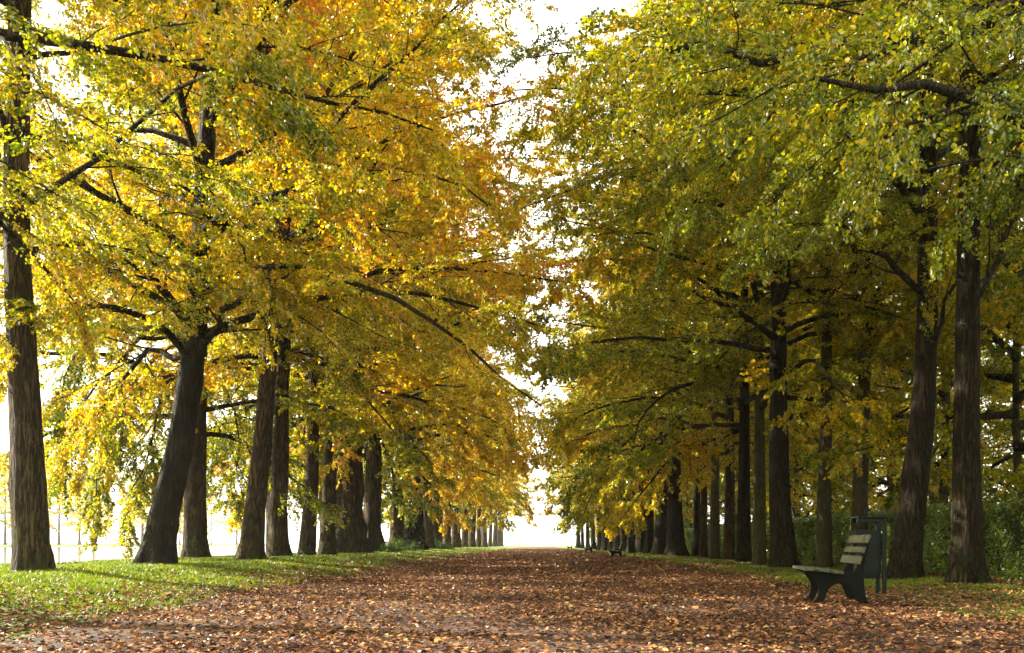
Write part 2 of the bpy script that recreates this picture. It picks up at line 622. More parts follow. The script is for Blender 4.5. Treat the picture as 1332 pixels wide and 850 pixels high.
# ------------------------------------------------------------------ ground, path, water
def sheet(name, xs, ys, zf, mat, lift=0.0):
    X, Y = np.meshgrid(xs, ys)
    Z = zf(X, Y) + lift
    v = np.stack([X, Y, Z], -1).reshape(-1, 3)
    nx, ny = len(xs), len(ys)
    i = (np.arange(ny - 1)[:, None] * nx + np.arange(nx - 1)[None, :]).reshape(-1, 1)
    q = i + np.array([0, 1, nx + 1, nx])
    o = obj(name, np_mesh(name, v, q), mat)
    o['kind'] = 'structure'
    return o


def soil_material():
    m, nt, out = new_mat('lawn and meadow')
    p = geo_pos(nt)
    a = noise(nt, p, 0.5, 4, 0.6)
    b = noise(nt, p, 9, 4, 0.7)
    c = ramp(nt, math_n(nt, 'MULTIPLY_ADD', a, 0.6, math_n(nt, 'MULTIPLY', b, 0.4)),
             [(0.3, (0.035, 0.060, 0.008)), (0.5, (0.085, 0.15, 0.012)), (0.62, (0.15, 0.16, 0.02)), (0.75, (0.20, 0.11, 0.03))])
    s = nt.nodes.new('ShaderNodeBsdfPrincipled')
    nt.links.new(c, s.inputs['Base Color'])
    s.inputs['Roughness'].default_value = 0.9
    bp = nt.nodes.new('ShaderNodeBump')
    bp.inputs['Distance'].default_value = 0.04
    nt.links.new(b, bp.inputs['Height'])
    nt.links.new(bp.outputs[0], s.inputs['Normal'])
    nt.links.new(s.outputs[0], out.inputs[0])
    return m


def path_material():
    m, nt, out = new_mat('gravel path with litter')
    p = geo_pos(nt)
    n1 = noise(nt, p, 60, 3, 0.7)
    n2 = noise(nt, p, 1.2, 4, 0.6)
    grit = ramp(nt, n1, [(0.3, (0.02, 0.012, 0.007)), (0.55, (0.065, 0.041, 0.026)), (0.8, (0.20, 0.135, 0.09))])
    grit = mixc(nt, n2, mixc(nt, 1.0, grit, (0.7, 0.66, 0.62), 'MULTIPLY'), grit)
    vo = nt.nodes.new('ShaderNodeTexVoronoi')
    vo.inputs['Scale'].default_value = 11
    nt.links.new(p, vo.inputs['Vector'])
    sp = nt.nodes.new('ShaderNodeSeparateColor')
    nt.links.new(vo.outputs['Color'], sp.inputs[0])
    lc = ramp(nt, sp.outputs[0], [(0, (0.03, 0.012, 0.006)), (0.35, (0.11, 0.035, 0.012)), (0.7, (0.28, 0.085, 0.02)), (1, (0.46, 0.19, 0.05))])
    msk = math_n(nt, 'LESS_THAN', vo.outputs['Distance'], 0.42)
    msk2 = math_n(nt, 'LESS_THAN', sp.outputs[1], math_n(nt, 'MULTIPLY_ADD', n2, 1.2, 0.0))
    c = mixc(nt, math_n(nt, 'MULTIPLY', msk, msk2), grit, lc)
    s = nt.nodes.new('ShaderNodeBsdfPrincipled')
    nt.links.new(c, s.inputs['Base Color'])
    s.inputs['Roughness'].default_value = 0.85
    bp = nt.nodes.new('ShaderNodeBump')
    bp.inputs['Distance'].default_value = 0.02
    nt.links.new(math_n(nt, 'ADD', n1, math_n(nt, 'MULTIPLY', msk, 0.5)), bp.inputs['Height'])
    nt.links.new(bp.outputs[0], s.inputs['Normal'])
    nt.links.new(s.outputs[0], out.inputs[0])
    return m


def water_material():
    m, nt, out = new_mat('still lake water')
    p = geo_pos(nt)
    mp = nt.nodes.new('ShaderNodeMapping')
    mp.inputs['Scale'].default_value = (0.6, 1.6, 1)
    nt.links.new(p, mp.inputs[0])
    n1 = noise(nt, mp.outputs[0], 1.1, 4, 0.6)
    s = nt.nodes.new('ShaderNodeBsdfPrincipled')
    s.inputs['Base Color'].default_value = (0.05, 0.06, 0.045, 1)
    s.inputs['Roughness'].default_value = 0.09
    s.inputs['IOR'].default_value = 1.33
    s.inputs['Specular IOR Level'].default_value = 1.0
    bp = nt.nodes.new('ShaderNodeBump')
    bp.inputs['Distance'].default_value = 0.05
    bp.inputs['Strength'].default_value = 0.35
    nt.links.new(n1, bp.inputs['Height'])
    nt.links.new(bp.outputs[0], s.inputs['Normal'])
    nt.links.new(s.outputs[0], out.inputs[0])
    return m


M_soil = soil_material()
xs = np.r_[-500, -400, -300, -250, -200, -160, -140, -136, -132, -130, -100, -60, -40, -25, -18, np.arange(-17.5, 13.6, 0.35), 15, 20, 30, 60, 120, 300, 500]
ys = np.r_[-60, -20, 0, np.arange(2, 40, 0.5), np.arange(40, 90, 1.5), np.arange(90, 320, 6), 400, 600, 800]
sheet('ground', xs, ys, ground_z, M_soil)


def path_edge(y, s):
    return 5.0 + 0.22 * np.sin(y * 0.37 + s) + 0.13 * np.sin(y * 1.13 + 2 * s) + 0.06 * np.sin(y * 3.1 + s * 3)


py_ = np.r_[-20, 0, np.arange(2, 60, 0.25), np.arange(60, 130, 1.0), np.arange(130, 300, 5), 320]
fr = np.linspace(0, 1, 25)
Xp = -path_edge(py_, 1.0)[:, None] * (1 - fr)[None, :] + path_edge(py_, 2.3)[:, None] * fr[None, :]
Yp = np.repeat(py_[:, None], len(fr), 1)
Zp = np.maximum(ground_z(Xp, Yp), -0.02) + 0.006
nx = len(fr)
ii = (np.arange(len(py_) - 1)[:, None] * nx + np.arange(nx - 1)[None, :]).reshape(-1, 1)
o = obj('path', np_mesh('path', np.stack([Xp, Yp, Zp], -1).reshape(-1, 3), ii + np.array([0, 1, nx + 1, nx])), path_material())
o['kind'] = 'structure'
lk = obj('lake', np_mesh('lake', [(-131.5, -60, -0.02), (-14.0, -60, -0.02), (-14.0, 800, -0.02), (-131.5, 800, -0.02)], np.array([[0, 1, 2, 3]])), water_material())
lk['kind'] = 'structure'

# ------------------------------------------------------------------ ground cover
rng = np.random.default_rng(5)


def scatter(n, x0, x1, y0, y1, power=1.0):
    """random points; y drawn so that near ground gets more"""
    u = rng.uniform(0, 1, n)
    y = y0 * (y1 / y0) ** u if power else y0 + (y1 - y0) * u
    x = rng.uniform(x0, x1, n)
    return x, y


def litter(n, x0, x1, y0, y1, size, dens=None):
    x, y = scatter(n, x0, x1, y0, y1)
    vis = np.abs(x) < y * 0.60 + 1.5
    x, y = x[vis], y[vis]
    if dens is not None:
        k = rng.uniform(0, 1, len(x)) < dens(x, y)
        x, y = x[k], y[k]
    n = len(x)
    sc = size * np.clip((y / 16) ** 0.55, 1, 3.2) * rng.lognormal(0, .28, n)
    yaw = rng.uniform(0, 6.283, n)
    d = np.stack([np.cos(yaw), np.sin(yaw), rng.normal(0.02, 0.22, n)], 1)
    d = unit(d)
    up = np.tile([0, 0, 1.0], (n, 1)) + rng.normal(0, 0.30, (n, 3))
    s = unit(np.cross(d, up))
    nn = np.cross(s, d)
    L = sc[:, None]
    W = L * rng.uniform(0.34, 0.48, n)[:, None]
    fo = L * rng.uniform(-0.05, 0.26, n)[:, None]
    cu = L * rng.uniform(-0.1, 0.30, n)[:, None]
    z = np.maximum(ground_z(x, y), -0.02 - 0.3 * (np.abs(x) > 5)) + 0.016 + rng.uniform(0, 0.02, n) * np.clip(y / 20, 1, 2)
    z = z + (np.abs(x) > 5.1) * rng.uniform(0.0, 0.06, n)
    p = np.stack([x, y, z], 1) - d * L * 0.5
    v = np.stack([p + nn * cu * .5, p + d * L * 0.28 + s * W * 0.95 + nn * fo, p + d * L * 0.70 + s * W * 0.72 + nn * fo,
                  p + d * L + nn * cu, p + d * L * 0.70 - s * W * 0.72 + nn * fo, p + d * L * 0.28 - s * W * 0.95 + nn * fo], axis=1)
    v[..., 2] = np.maximum(v[..., 2], (z - 0.012)[:, None])
    b = np.arange(n)[:, None] * 6
    q = np.concatenate([b + np.array([0, 1, 2, 3]), b + np.array([0, 3, 4, 5])])
    tint = np.clip(rng.normal(0.46, 0.24, n), 0.02, 0.98)
    return v.reshape(-1, 3), q, np.repeat(tint, 6), np.repeat(rng.uniform(0, 1, n), 6)


def join4(parts):
    V, Q, A, B, n = [], [], [], [], 0
    for v, q, a, b in parts:
        V.append(v); Q.append(q + n); A.append(a); B.append(b); n += len(v)
    return np.concatenate(V), np.concatenate(Q), np.concatenate(A), np.concatenate(B)


def patch(x, y, s=1.0):
    return 0.5 + 0.25 * np.sin(x * 1.7 * s + 1.3 * np.sin(y * .6 * s)) + 0.25 * np.sin(y * 1.1 * s + 2 * np.sin(x * .8 * s) + 1)


def d_path(x, y):
    # thinner in the wheel-worn left foreground, thick elsewhere
    return np.clip(0.22 + 0.45 * patch(x, y) - 0.06 * (y < 11) * np.clip(1 - x / 2, 0, 1) + 0.1 * (x > 1) + .2 * (y > 14), 0, 1)


def d_left(x, y):
    e = np.clip((x + 9.5) / 4.3, 0, 1)
    return np.clip(0.08 + 0.8 * e ** 1.8 + 0.25 * (patch(x, y, 0.8) - .5), 0, 1)


def g_right(x, y):
    return np.clip(patch(x, y, 0.55) * 1.9 - 0.25 - 0.3 * (x > 10.2), 0, 1) * (x > 5.2)


def d_right(x, y):
    return np.clip(0.8 - 0.72 * g_right(x, y), 0, 1)


P_ = [litter(330000, -5.3, 5.3, 4.6, 150, 0.044, d_path),
      litter(110000, -13.5, -4.9, 8, 110, 0.047, d_left),
      litter(110000, 4.9, 13.2, 8, 120, 0.048, d_right)]
V, Q, A, B = join4(P_)
o = obj('fallen_leaves', np_mesh('fallen_leaves', V, Q, attr={'tint': A, 'tone': B}, smooth=False), M_litter)
o['kind'] = 'stuff'
o['label'] = 'brown and orange fallen leaves strewn over the path and verges'
o.color = (0.5, 0, 0, 1)


def grass(n, x0, x1, y0, y1, hgt, dens):
    x, y = scatter(n, x0, x1, y0, y1)
    vis = np.abs(x) < y * 0.60 + 1.5
    x, y = x[vis], y[vis]
    k = rng.uniform(0, 1, len(x)) < dens(x, y)
    x, y = x[k], y[k]
    n = len(x)
    k = np.clip((y / 14) ** 0.7, 1, 4.5)
    h = hgt * rng.uniform(0.5, 1.4, n) * np.clip(k ** .35, 1, 1.6) * (0.8 + 0.5 * patch(x, y, 1.3))
    w = 0.006 * k * rng.uniform(0.7, 1.5, n)
    yaw = rng.uniform(0, 6.283, n)
    s = np.stack([np.cos(yaw), np.sin(yaw), np.zeros(n)], 1)
    lean = rng.normal(0, 0.45, (n, 3)) * h[:, None]
    lean[:, 2] = 0
    z = ground_z(x, y) - 0.005
    p = np.stack([x, y, z], 1)
    top = p + lean
    top[:, 2] += h
    mid = p + lean * 0.35
    mid[:, 2] += h * 0.6
    v = np.stack([p - s * w[:, None], p + s * w[:, None], mid + s * w[:, None] * .8, top, mid - s * w[:, None] * .8], axis=1)
    b = np.arange(n)[:, None] * 5
    q = [b + np.array([0, 1, 2, 4]), b + np.array([4, 2, 3])]
    return v.reshape(-1, 3), q, np.repeat(rng.normal(0.45, 0.16, n), 5), np.repeat(rng.uniform(0, 1, n), 5)


def g_left(x, y):
    return np.clip(1.15 - np.clip((x + 7.3) / 2.4, 0, 1) ** 1.2 * 1.1 + 0.3 * (patch(x, y, 0.9) - .5), 0, 1)


G = []
for a in (grass(420000, -15.0, -4.9, 11, 130, 0.075, g_left), grass(230000, 5.1, 12.0, 10, 110, 0.07, g_right)):
    G.append(a)
V = np.concatenate([g[0] for g in G])
n0 = len(G[0][0])
Qs = [G[0][1][0], G[0][1][1], G[1][1][0] + n0, G[1][1][1] + n0]
me = np_mesh('grass', V, Qs, attr={'tint': np.concatenate([g[2] for g in G]), 'tone': np.concatenate([g[3] for g in G])}, smooth=False)
o = obj('grass', me, M_grass)
o['kind'] = 'stuff'
o['label'] = 'short bright green grass growing on both verges of the path'
o.color = (0.5, 0, 0, 1)

# ------------------------------------------------------------------ nearest trees, each one of a kind
LOW = dict(n_twig=11)
near_tree('slender upright lime tree with pale ridged trunk at the left edge of the photo', LEFT_G, 11, 17.5, -9.2,
          [(39, 660), (36, 600), (28, 450), (20, 300), (22, 150)], 0.62, 0.49, M_bark, flare=0.24, hb=5.8, Rc=8.3, zfine=14, limb_r=0.16)
D2 = 22.7
near_tree('dark lime tree leaning right with a broad foot, beside the lake grass', LEFT_G, 12, D2, -9.1,
          [(215, 660), (231, 600), (247, 500), (256, 430), (262, 330)], 0.68, 0.60, M_bark_dark, flare=0.66, hb=4.8, Rc=8.6, zfine=15,
          kink=1.6,
          extra=[([PX(252, 468, D2), PX(285, 415, D2 - .6), PX(330, 382, D2 - 1.2), PX(380, 350, D2 - 2)], 0.11),
                 ([PX(262, 310, D2), PX(320, 268, D2 - 1), PX(380, 245, D2 - 2), PX(430, 232, D2 - 2.5)], 0.11),
                 ([PX(245, 420, D2), PX(200, 360, D2 - .5), PX(130, 325, D2 - 1), PX(62, 298, D2 - 1.5)], 0.12),
                 ([PX(246, 460, D2), PX(190, 455, D2 + .8), PX(135, 520, D2 + 1.6), PX(95, 600, D2 + 2)], 0.08)])
near_tree('straight mossy lime trunk directly behind the leaning dark one', LEFT_G, 13, 34, -12.1,
          [(254, 660), (256, 560), (260, 400)], 0.82, 0.42, M_bark, flare=0.15, hb=4.4, Rc=9, zfine=18, el_low=8, droop=0.045,
          rad_fn=lambda a, u: 1.0 - 0.35 * np.clip(np.cos(a), 0, 1) * (u < .3),
          extra=[([PX(257, 430, 34), PX(190, 470, 32), PX(140, 570, 31), PX(120, 655, 30)], 0.09),
                 ([PX(257, 400, 34), PX(170, 400, 31), PX(90, 470, 29), PX(70, 560, 28)], 0.09),
                 ([PX(257, 440, 34), PX(180, 440, 30), PX(110, 520, 27), PX(80, 600, 26)], 0.09),
                 ([PX(257, 460, 34), PX(230, 500, 36), PX(170, 590, 38), PX(150, 650, 39)], 0.09),
                 ([PX(257, 470, 34), PX(215, 500, 31), PX(185, 600, 30), PX(170, 665, 29)], 0.08),
                 ([PX(258, 450, 34), PX(300, 520, 36), PX(310, 600, 38), PX(300, 650, 40)], 0.07)])
D4 = 30.6
near_tree('lime tree leaning slightly right, third along the lake bank', LEFT_G, 14, D4, -9.2,
          [(331, 660), (339, 600), (346, 520), (352, 440)], 0.70, 0.76, M_bark, flare=0.32, hb=6.5, Rc=8.6, zfine=18,
          extra=[([PX(350, 330, D4), PX(440, 265, D4 - 4), PX(520, 222, D4 - 7), PX(590, 240, D4 - 8), PX(635, 262, D4 - 9)], 0.12)])
near_tree('upright lime tree with swollen foot just right of the leaning third one', LEFT_G, 15, 34.5, -9.3,
          [(361, 660), (365, 600), (366, 500), (372, 420)], 0.70, 0.74, M_bark, flare=0.3, hb=6.5, Rc=8.6, zfine=20)
near_tree('lime tree just beyond the left frame edge whose boughs hang into the upper left', LEFT_G, 16, 11.5, -9.6,
          [(-340, 300)], 0.65, 0.55, M_bark, flare=0.3, hb=5.6, Rc=8.4, zfine=14, leaf=.054, n_leaf=80)

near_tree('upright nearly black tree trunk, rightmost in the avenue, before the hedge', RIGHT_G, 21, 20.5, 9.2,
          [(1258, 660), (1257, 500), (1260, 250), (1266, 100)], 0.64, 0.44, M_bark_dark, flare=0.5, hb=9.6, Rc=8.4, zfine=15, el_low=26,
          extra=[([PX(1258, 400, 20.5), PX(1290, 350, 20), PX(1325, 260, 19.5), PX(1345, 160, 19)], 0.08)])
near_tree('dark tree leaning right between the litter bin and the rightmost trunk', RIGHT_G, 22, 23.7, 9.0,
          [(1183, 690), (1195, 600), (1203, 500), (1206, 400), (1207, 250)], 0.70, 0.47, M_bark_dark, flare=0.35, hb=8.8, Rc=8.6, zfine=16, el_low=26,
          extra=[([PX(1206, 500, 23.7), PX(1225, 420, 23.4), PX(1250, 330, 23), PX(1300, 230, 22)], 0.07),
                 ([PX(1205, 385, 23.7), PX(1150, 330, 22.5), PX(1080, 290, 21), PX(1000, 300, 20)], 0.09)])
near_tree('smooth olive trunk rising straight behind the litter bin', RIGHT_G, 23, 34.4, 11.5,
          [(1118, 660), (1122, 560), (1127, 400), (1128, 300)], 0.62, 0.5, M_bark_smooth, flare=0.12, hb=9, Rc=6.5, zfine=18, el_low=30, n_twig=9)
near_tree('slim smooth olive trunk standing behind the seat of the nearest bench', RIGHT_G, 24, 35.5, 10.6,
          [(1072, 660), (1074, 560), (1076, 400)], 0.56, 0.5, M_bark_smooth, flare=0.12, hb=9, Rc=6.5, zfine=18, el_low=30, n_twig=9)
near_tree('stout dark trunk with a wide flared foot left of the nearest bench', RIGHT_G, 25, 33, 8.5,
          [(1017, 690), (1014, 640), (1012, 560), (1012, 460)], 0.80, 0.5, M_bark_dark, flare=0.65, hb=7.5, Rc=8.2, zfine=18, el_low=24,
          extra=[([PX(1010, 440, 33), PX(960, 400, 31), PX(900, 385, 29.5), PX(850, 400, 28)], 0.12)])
D0 = 14.5
near_tree('tree just beyond the right frame edge, its thick dark bough crossing the upper right', RIGHT_G, 26, D0, 9.2,
          [(1493, 300)], 0.7, 0.34, M_bark_dark, flare=0.3, hb=8.6, Rc=8.6, zfine=14, el_low=26, leaf=.054, n_leaf=74,
          extra=[([PX(1488, 230, D0), PX(1420, 185, D0 - 1.2), PX(1332, 155, D0 - 2.6), PX(1260, 137, D0 - 3.6), PX(1190, 120, D0 - 4.2), PX(1060, 112, D0 - 4.8)], 0.15),
                 ([PX(1490, 60, D0), PX(1300, 20, D0 - 1), PX(1150, 50, D0 - 2), PX(980, 78, D0 - 2.6), PX(900, 62, D0 - 3), PX(840, 62, D0 - 3)], 0.14)])

# ------------------------------------------------------------------ the rest of the avenue: unique trunks, shared boughs and crowns
def template(seed, **k):
    a = dict(H=25, hb=6.5, Rc=10.8, fine=False, twig_tubes=False)
    a.update(k)
    t, b, c = make_tree(seed, [(0, 0, 0), (0, 0, 6)], 0.42, **a)
    b.materials.append(M_branch)
    c.materials.append(M_leaf)
    t.materials.append(M_bark)
    return t, b, c


MID = [template(100 + i, nl=24, n_sec=12, n_twig=11, n_leaf=44, leaf=0.115, hb=5.6, droop=0.042) for i in range(3)]
FAR = [template(200 + i, nl=24, n_sec=10, n_twig=8, n_leaf=20, leaf=0.24, hb=6.4) for i in range(2)]
WOOD = [template(300 + i, nl=26, n_sec=11, n_twig=9, n_leaf=26, leaf=0.12, hb=3.6, Rc=5.6, H=19, el_low=12) for i in range(2)]
OUTER = [template(400 + i, nl=26, n_sec=12, n_twig=10, n_leaf=32, leaf=0.115, hb=4.5, Rc=8.5, el_low=10) for i in range(2)]


def far_tree(name, label, group, tpl, X, D, w, stage, mat, seed, lean=0.0, flare=0.35, sc=1.0, cat='tree', own_trunk=True, sides=16, kink=1.0, rough=0.03, K=20, lobes=5):
    r = np.random.default_rng(seed)
    z0 = float(ground_z(X, D))
    o = thing(name, label, cat, loc=(X, D, z0), group=group)
    t, b, c = tpl
    rz = r.uniform(0, 6.283)
    if own_trunk:
        tp = trunk_path([(0, 0, 0), (lean * .6, 0, 2.0), (lean, 0, 4.5), (lean, 0, 6.5)], 22, r, K)
        tp[:, 0] = np.where(tp[:, 2] > 6.5, lean, tp[:, 0])
        tp[:, 1] = 0
        (tv, tq), _ = trunk_geo(tp, w / 2, r, sides, flare, lobes, rough, kink=kink)
        to = obj('trunk', np_mesh('trunk', tv, tq), mat, o)
    else:
        to = obj('trunk', t, None, o)
        to.scale = (w / 0.8, w / 0.8, 1)
    for nm, me in (('branches', b), ('crown', c)):
        q = bpy.data.objects.new(nm, me)
        COL.objects.link(q)
        q.parent = o
        q.location = (lean, 0, 0)
        q.rotation_euler = (0, 0, rz)
        s = sc * r.uniform(0.97, 1.08)
        q.scale = (sc, sc, s if sc > .9 or own_trunk is False else s * 1.12)
        if nm == 'crown':
            q.color = (stage, 0, 0, 1)
    return o


rl = random.Random(4)
# (pixel of the foot, lateral X, trunk width, lean, description)
LEFT = [(398, -9.5, 0.66, 0.3, M_bark, 0.3, 1, 'slim lime trunk leaning a little right, just left of the massive furrowed trunk'),
        (424, -9.6, 0.72, 0.2, M_bark, 0.3, 1, 'lime trunk pressed against the left side of the massive furrowed one'),
        (452, -9.5, 1.65, 0.1, M_bark_gnarl, 0.28, 3.2, 'massive lime trunk with deep twisted furrows in the left row'),
        (479, -9.5, 1.10, 0.3, M_bark_gnarl, 0.35, 2, 'grey furrowed lime trunk touching the massive one on its right'),
        (496, -9.8, 0.80, -0.8, M_bark_dark, 0.5, 1, 'dark lime trunk tilting left with a spreading foot, beyond the grey furrowed one'),
        (515, -9.5, 1.00, 0.1, M_bark, 0.25, 1, 'straight lime trunk behind small shrubs, a gap to its left'),
        (535, -9.6, 1.9, 0.0, M_bark_dark, 0.3, 2, 'very wide dark lime trunk beside small shrubs, midway along the left row')]
for i, (px, X, w, lean, mat, fl, kk, lab) in enumerate(LEFT):
    D = F * X / (px - VX)
    far_tree('lime_tree', lab, LEFT_G, MID[i % 3], X, D, w, rl.uniform(.60, .70), mat, 500 + i, lean, fl, kink=kk, rough=0.03 * (1 + (kk > 1.5)),
             sides=30 if kk > 1.5 else 18, K=40 if kk > 1.5 else 22, lobes=9 if kk > 3 else 5)
pxs = [556, 567, 580, 592, 604, 613, 622, 630, 637, 643, 648, 652]
for i, px in enumerate(pxs):
    D = F * 9.5 / (VX - px)
    far_tree('lime_tree', '%s lime tree of the left row, under golden foliage' % ORD[i + 13], LEFT_G,
             (MID if D < 95 else FAR)[i % 2], -9.5, D, rl.uniform(.8, 1.3), rl.uniform(.55, .70), M_bark, 540 + i, rl.uniform(-.2, .3), sides=12, K=14, sc=1.0 if D < 90 else .84)
# second line of the left row, nearer the water
for i, D in enumerate([46, 58, 71, 86, 104, 125, 150, 180, 215]):
    far_tree('lime_tree', '%s lime tree of the outer left line, on the water side' % ORD[i], 'lime trees of the outer left line by the water',
             (OUTER if D < 110 else FAR)[(i + 1) % 2], -12.6, D, rl.uniform(.6, .9), rl.uniform(.36, .50), M_bark, 560 + i, rl.uniform(-.4, .4), sides=12, K=14, sc=0.92)
RIGHT = [(988, 8.8, 0.55, 0.0, M_bark_smooth, 0.15, 'slim grey-brown trunk touching the stout flared one on its left'),
         (967, 9.1, 0.66, 0.05, M_bark_dark, 0.25, 'dark trunk, second to the left of the stout flared one'),
         (947, 9.5, 0.60, 0.1, M_bark, 0.2, 'upright brown trunk, third to the left of the stout flared one'),
         (928, 9.6, 0.60, 0.1, M_bark_smooth, 0.15, 'olive trunk lit from the left, fourth to the left of the stout flared one'),
         (914, 10.6, 0.55, 0.1, M_bark, 0.15, 'thin brown trunk, fifth to the left of the stout flared one'),
         (905, 11.2, 0.55, 0.1, M_bark_dark, 0.15, 'thin dark trunk standing in front of the hedge, right of the broad dark trunk'),
         (880, 9.0, 1.20, -0.15, M_bark_dark, 0.45, 'broad dark trunk with a flared foot midway along the right row')]
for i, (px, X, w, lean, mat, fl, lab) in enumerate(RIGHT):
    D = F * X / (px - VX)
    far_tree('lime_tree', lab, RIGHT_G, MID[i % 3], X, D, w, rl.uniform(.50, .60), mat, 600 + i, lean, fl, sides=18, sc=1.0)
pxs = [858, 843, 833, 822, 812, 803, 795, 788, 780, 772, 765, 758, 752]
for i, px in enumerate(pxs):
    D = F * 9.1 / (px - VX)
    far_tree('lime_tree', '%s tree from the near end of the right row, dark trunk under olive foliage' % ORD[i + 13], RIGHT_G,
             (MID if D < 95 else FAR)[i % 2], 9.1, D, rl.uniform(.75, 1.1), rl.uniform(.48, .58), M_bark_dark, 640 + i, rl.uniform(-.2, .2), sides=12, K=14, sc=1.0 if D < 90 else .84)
# the avenue goes on behind the photographer
for i, D in enumerate([-5, -12, -20, -29]):
    for sx, g, X in (('left', LEFT_G, -9.4), ('right', RIGHT_G, 9.3)):
        far_tree('lime_tree', '%s %s-hand avenue tree outside the picture, counted backwards from the photographer' % (ORD[i], sx), g,
                 MID[i % 3], X, D, .7, .5, M_bark_dark, 900 + i + (X > 0) * 20, 0, sides=10, K=12)
# the wood behind the hedge
WG = 'yellow green trees of the wood behind the hedge'
k = 0
WOODS = []
for row, (X0, n, dy, s0) in enumerate([(18, 13, 7.0, 18), (25, 9, 9.0, 34), (33, 9, 10.5, 30)]):
    for j in range(n):
        X = X0 + rl.uniform(-1.6, 1.6)
        D = s0 + j * dy * (1 + j * 0.05) + rl.uniform(-1.5, 1.5)
        far_tree('woodland_tree', '%s tree from the near end, %s line of the wood behind the hedge' % (ORD[j], ORD[row]),
                 WG, WOOD[k % 2] if D < 90 else FAR[k % 2], X, D, rl.uniform(.25, .5), rl.uniform(.47, .58), M_bark_smooth, 700 + k, rl.uniform(-.5, .5),
                 sc=rl.uniform(.85, 1.15), sides=9, K=12)
        k += 1
for j in range(12):
    D = 118 + j * 10 + rl.uniform(-2, 2)
    far_tree('woodland_tree', '%s tree from the near end of the distant wood edge, far right of the path' % ORD[j], WG, WOOD[j % 2],
             15.5 + rl.uniform(-1, 2), D, rl.uniform(.3, .5), rl.uniform(.42, .55), M_bark_smooth, 760 + j, 0, sc=rl.uniform(.95, 1.15), sides=8, K=10)
# trees on the far shore
for i in range(22):
    D = 150 + i * 17 + rl.uniform(-6, 6)
    X = -138 - rl.uniform(0, 25)
    far_tree('shore_tree', '%s pale hazy tree from the left on the far shore of the lake' % ORD[i], 'pale hazy trees on the far shore of the lake',
             FAR[i % 2], X, D, rl.uniform(.6, 1.0), rl.uniform(.45, .7), M_bark, 800 + i, 0, own_trunk=False, sc=rl.uniform(.7, 1.0))

# ------------------------------------------------------------------ hedge
def hedge():
    r = np.random.default_rng(31)
    X0, X1, y0, y1, zt = 12.9, 14.3, 14.0, 150.0, 1.98
    o = thing('hedge', 'long clipped green hedge behind the right row of trunks', 'hedge', loc=(X0, y0, 0))
    yy = np.arange(y0, y1 + 1, 1.0)
    # inner mass of branches
    prof = [(0.16, -0.3), (0.12, 0.8), (0.16, 1.8), (0.3, zt - .12), (1.1, zt - .12), (1.3, 1.6), (1.3, -0.3)]
    v = []
    for y in yy:
        for (a, b) in prof:
            v.append((a + r.normal(0, 0.04), y - y0, b + r.normal(0, 0.03)))
    n = len(prof)
    q = [[i * n + j, i * n + j + 1, (i + 1) * n + j + 1, (i + 1) * n + j] for i in range(len(yy) - 1) for j in range(n - 1)]
    q2 = [[0, 1, 5, 6], [1, 2, 4, 5]]
    obj('branches', np_mesh('branches', v, [np.array(q), np.array(q2)]), M_hedge_in, o)
    N = 150000
    u = r.uniform(0, 1, N)
    y = 16 * (y1 / 16) ** u
    top = r.uniform(0, 1, N) < 0.28
    z = np.where(top, zt + r.normal(0, 0.05, N), r.uniform(-0.25, zt + .03, N))
    bulge = 0.07 * np.sin(y * 1.9 + z * 2) + 0.05 * np.sin(y * 4.3 - z * 3.1)
    x = np.where(top, r.uniform(0, 1.4, N), np.abs(r.normal(0, 0.09, N)) * 1 + bulge + 0.02)
    z = z + np.where(top, bulge * .8, 0) + 0.0
    pos = np.stack([x, y - y0, z], 1)
    od = np.where(top[:, None], r.normal(0, .6, (N, 3)) + [0, 0, .5], r.normal(0, .55, (N, 3)) + [-0.8, 0, -0.15])
    sz = 0.062 * np.clip((y / 24) ** 0.8, 1, 4) * (1 + r.uniform(-.3, .3, N))
    L, Q, ti, to = leaves(pos, od, sz, r, True, r.normal(0.38, 0.15, N), flat=1.0, jitter_size=0.2)
    c = obj('foliage', np_mesh('foliage', L, Q, attr={'tint': ti, 'tone': to}, smooth=False), M_hedge, o)
    c.color = (0.5, 0, 0, 1)


m, nt, out = new_mat('hedge inner twigs')
b_ = nt.nodes.new('ShaderNodeBsdfDiffuse')
nt.links.new(ramp(nt, noise(nt, geo_pos(nt), 25, 3, .7), [(0.35, (0.012, 0.016, 0.006)), (0.7, (0.045, 0.050, 0.018))]), b_.inputs[0])
nt.links.new(b_.outputs[0], out.inputs[0])
M_hedge_in = m
hedge()


def shrub(label, X, D, h, w, seed, stage=0.4, group='small shrubs at the foot of the left row', leaf=0.09, nst=26, nlv=60):
    r = np.random.default_rng(seed)
    z0 = float(ground_z(X, D))
    o = thing('shrub', label, 'shrub', loc=(X, D, z0), group=group)
    az = r.uniform(0, 6.283, nst)
    d = np.stack([np.cos(az), np.sin(az), r.uniform(0.5, 2.2, nst)], 1)
    P = grow(np.stack([np.cos(az) * .08, np.sin(az) * .08, np.zeros(nst) - .02], 1), d, r.uniform(.6, 1.05, nst) * h, 6, r, 0.12, 0.10)
    P[..., :2] *= w
    obj('stems', np_mesh('stems', *tubes(P, np.full((nst, 1), .008) * np.linspace(1, .4, 6)[None], 4)), M_branch, o)
    ii = np.repeat(np.arange(nst), nlv)
    p, t = along(P, ii, r.uniform(.2, 1, len(ii)))
    p = p + r.normal(0, .07 * h, p.shape)
    p[:, 2] = np.abs(p[:, 2])
    L, Q, ti, to = leaves(p, t + r.normal(0, .6, t.shape), leaf, r, False, r.normal(.4, .12, len(p)))
    c = obj('foliage', np_mesh('foliage', L, Q, attr={'tint': ti, 'tone': to}, smooth=False), M_shrub, o)
    c.color = (stage, 0, 0, 1)


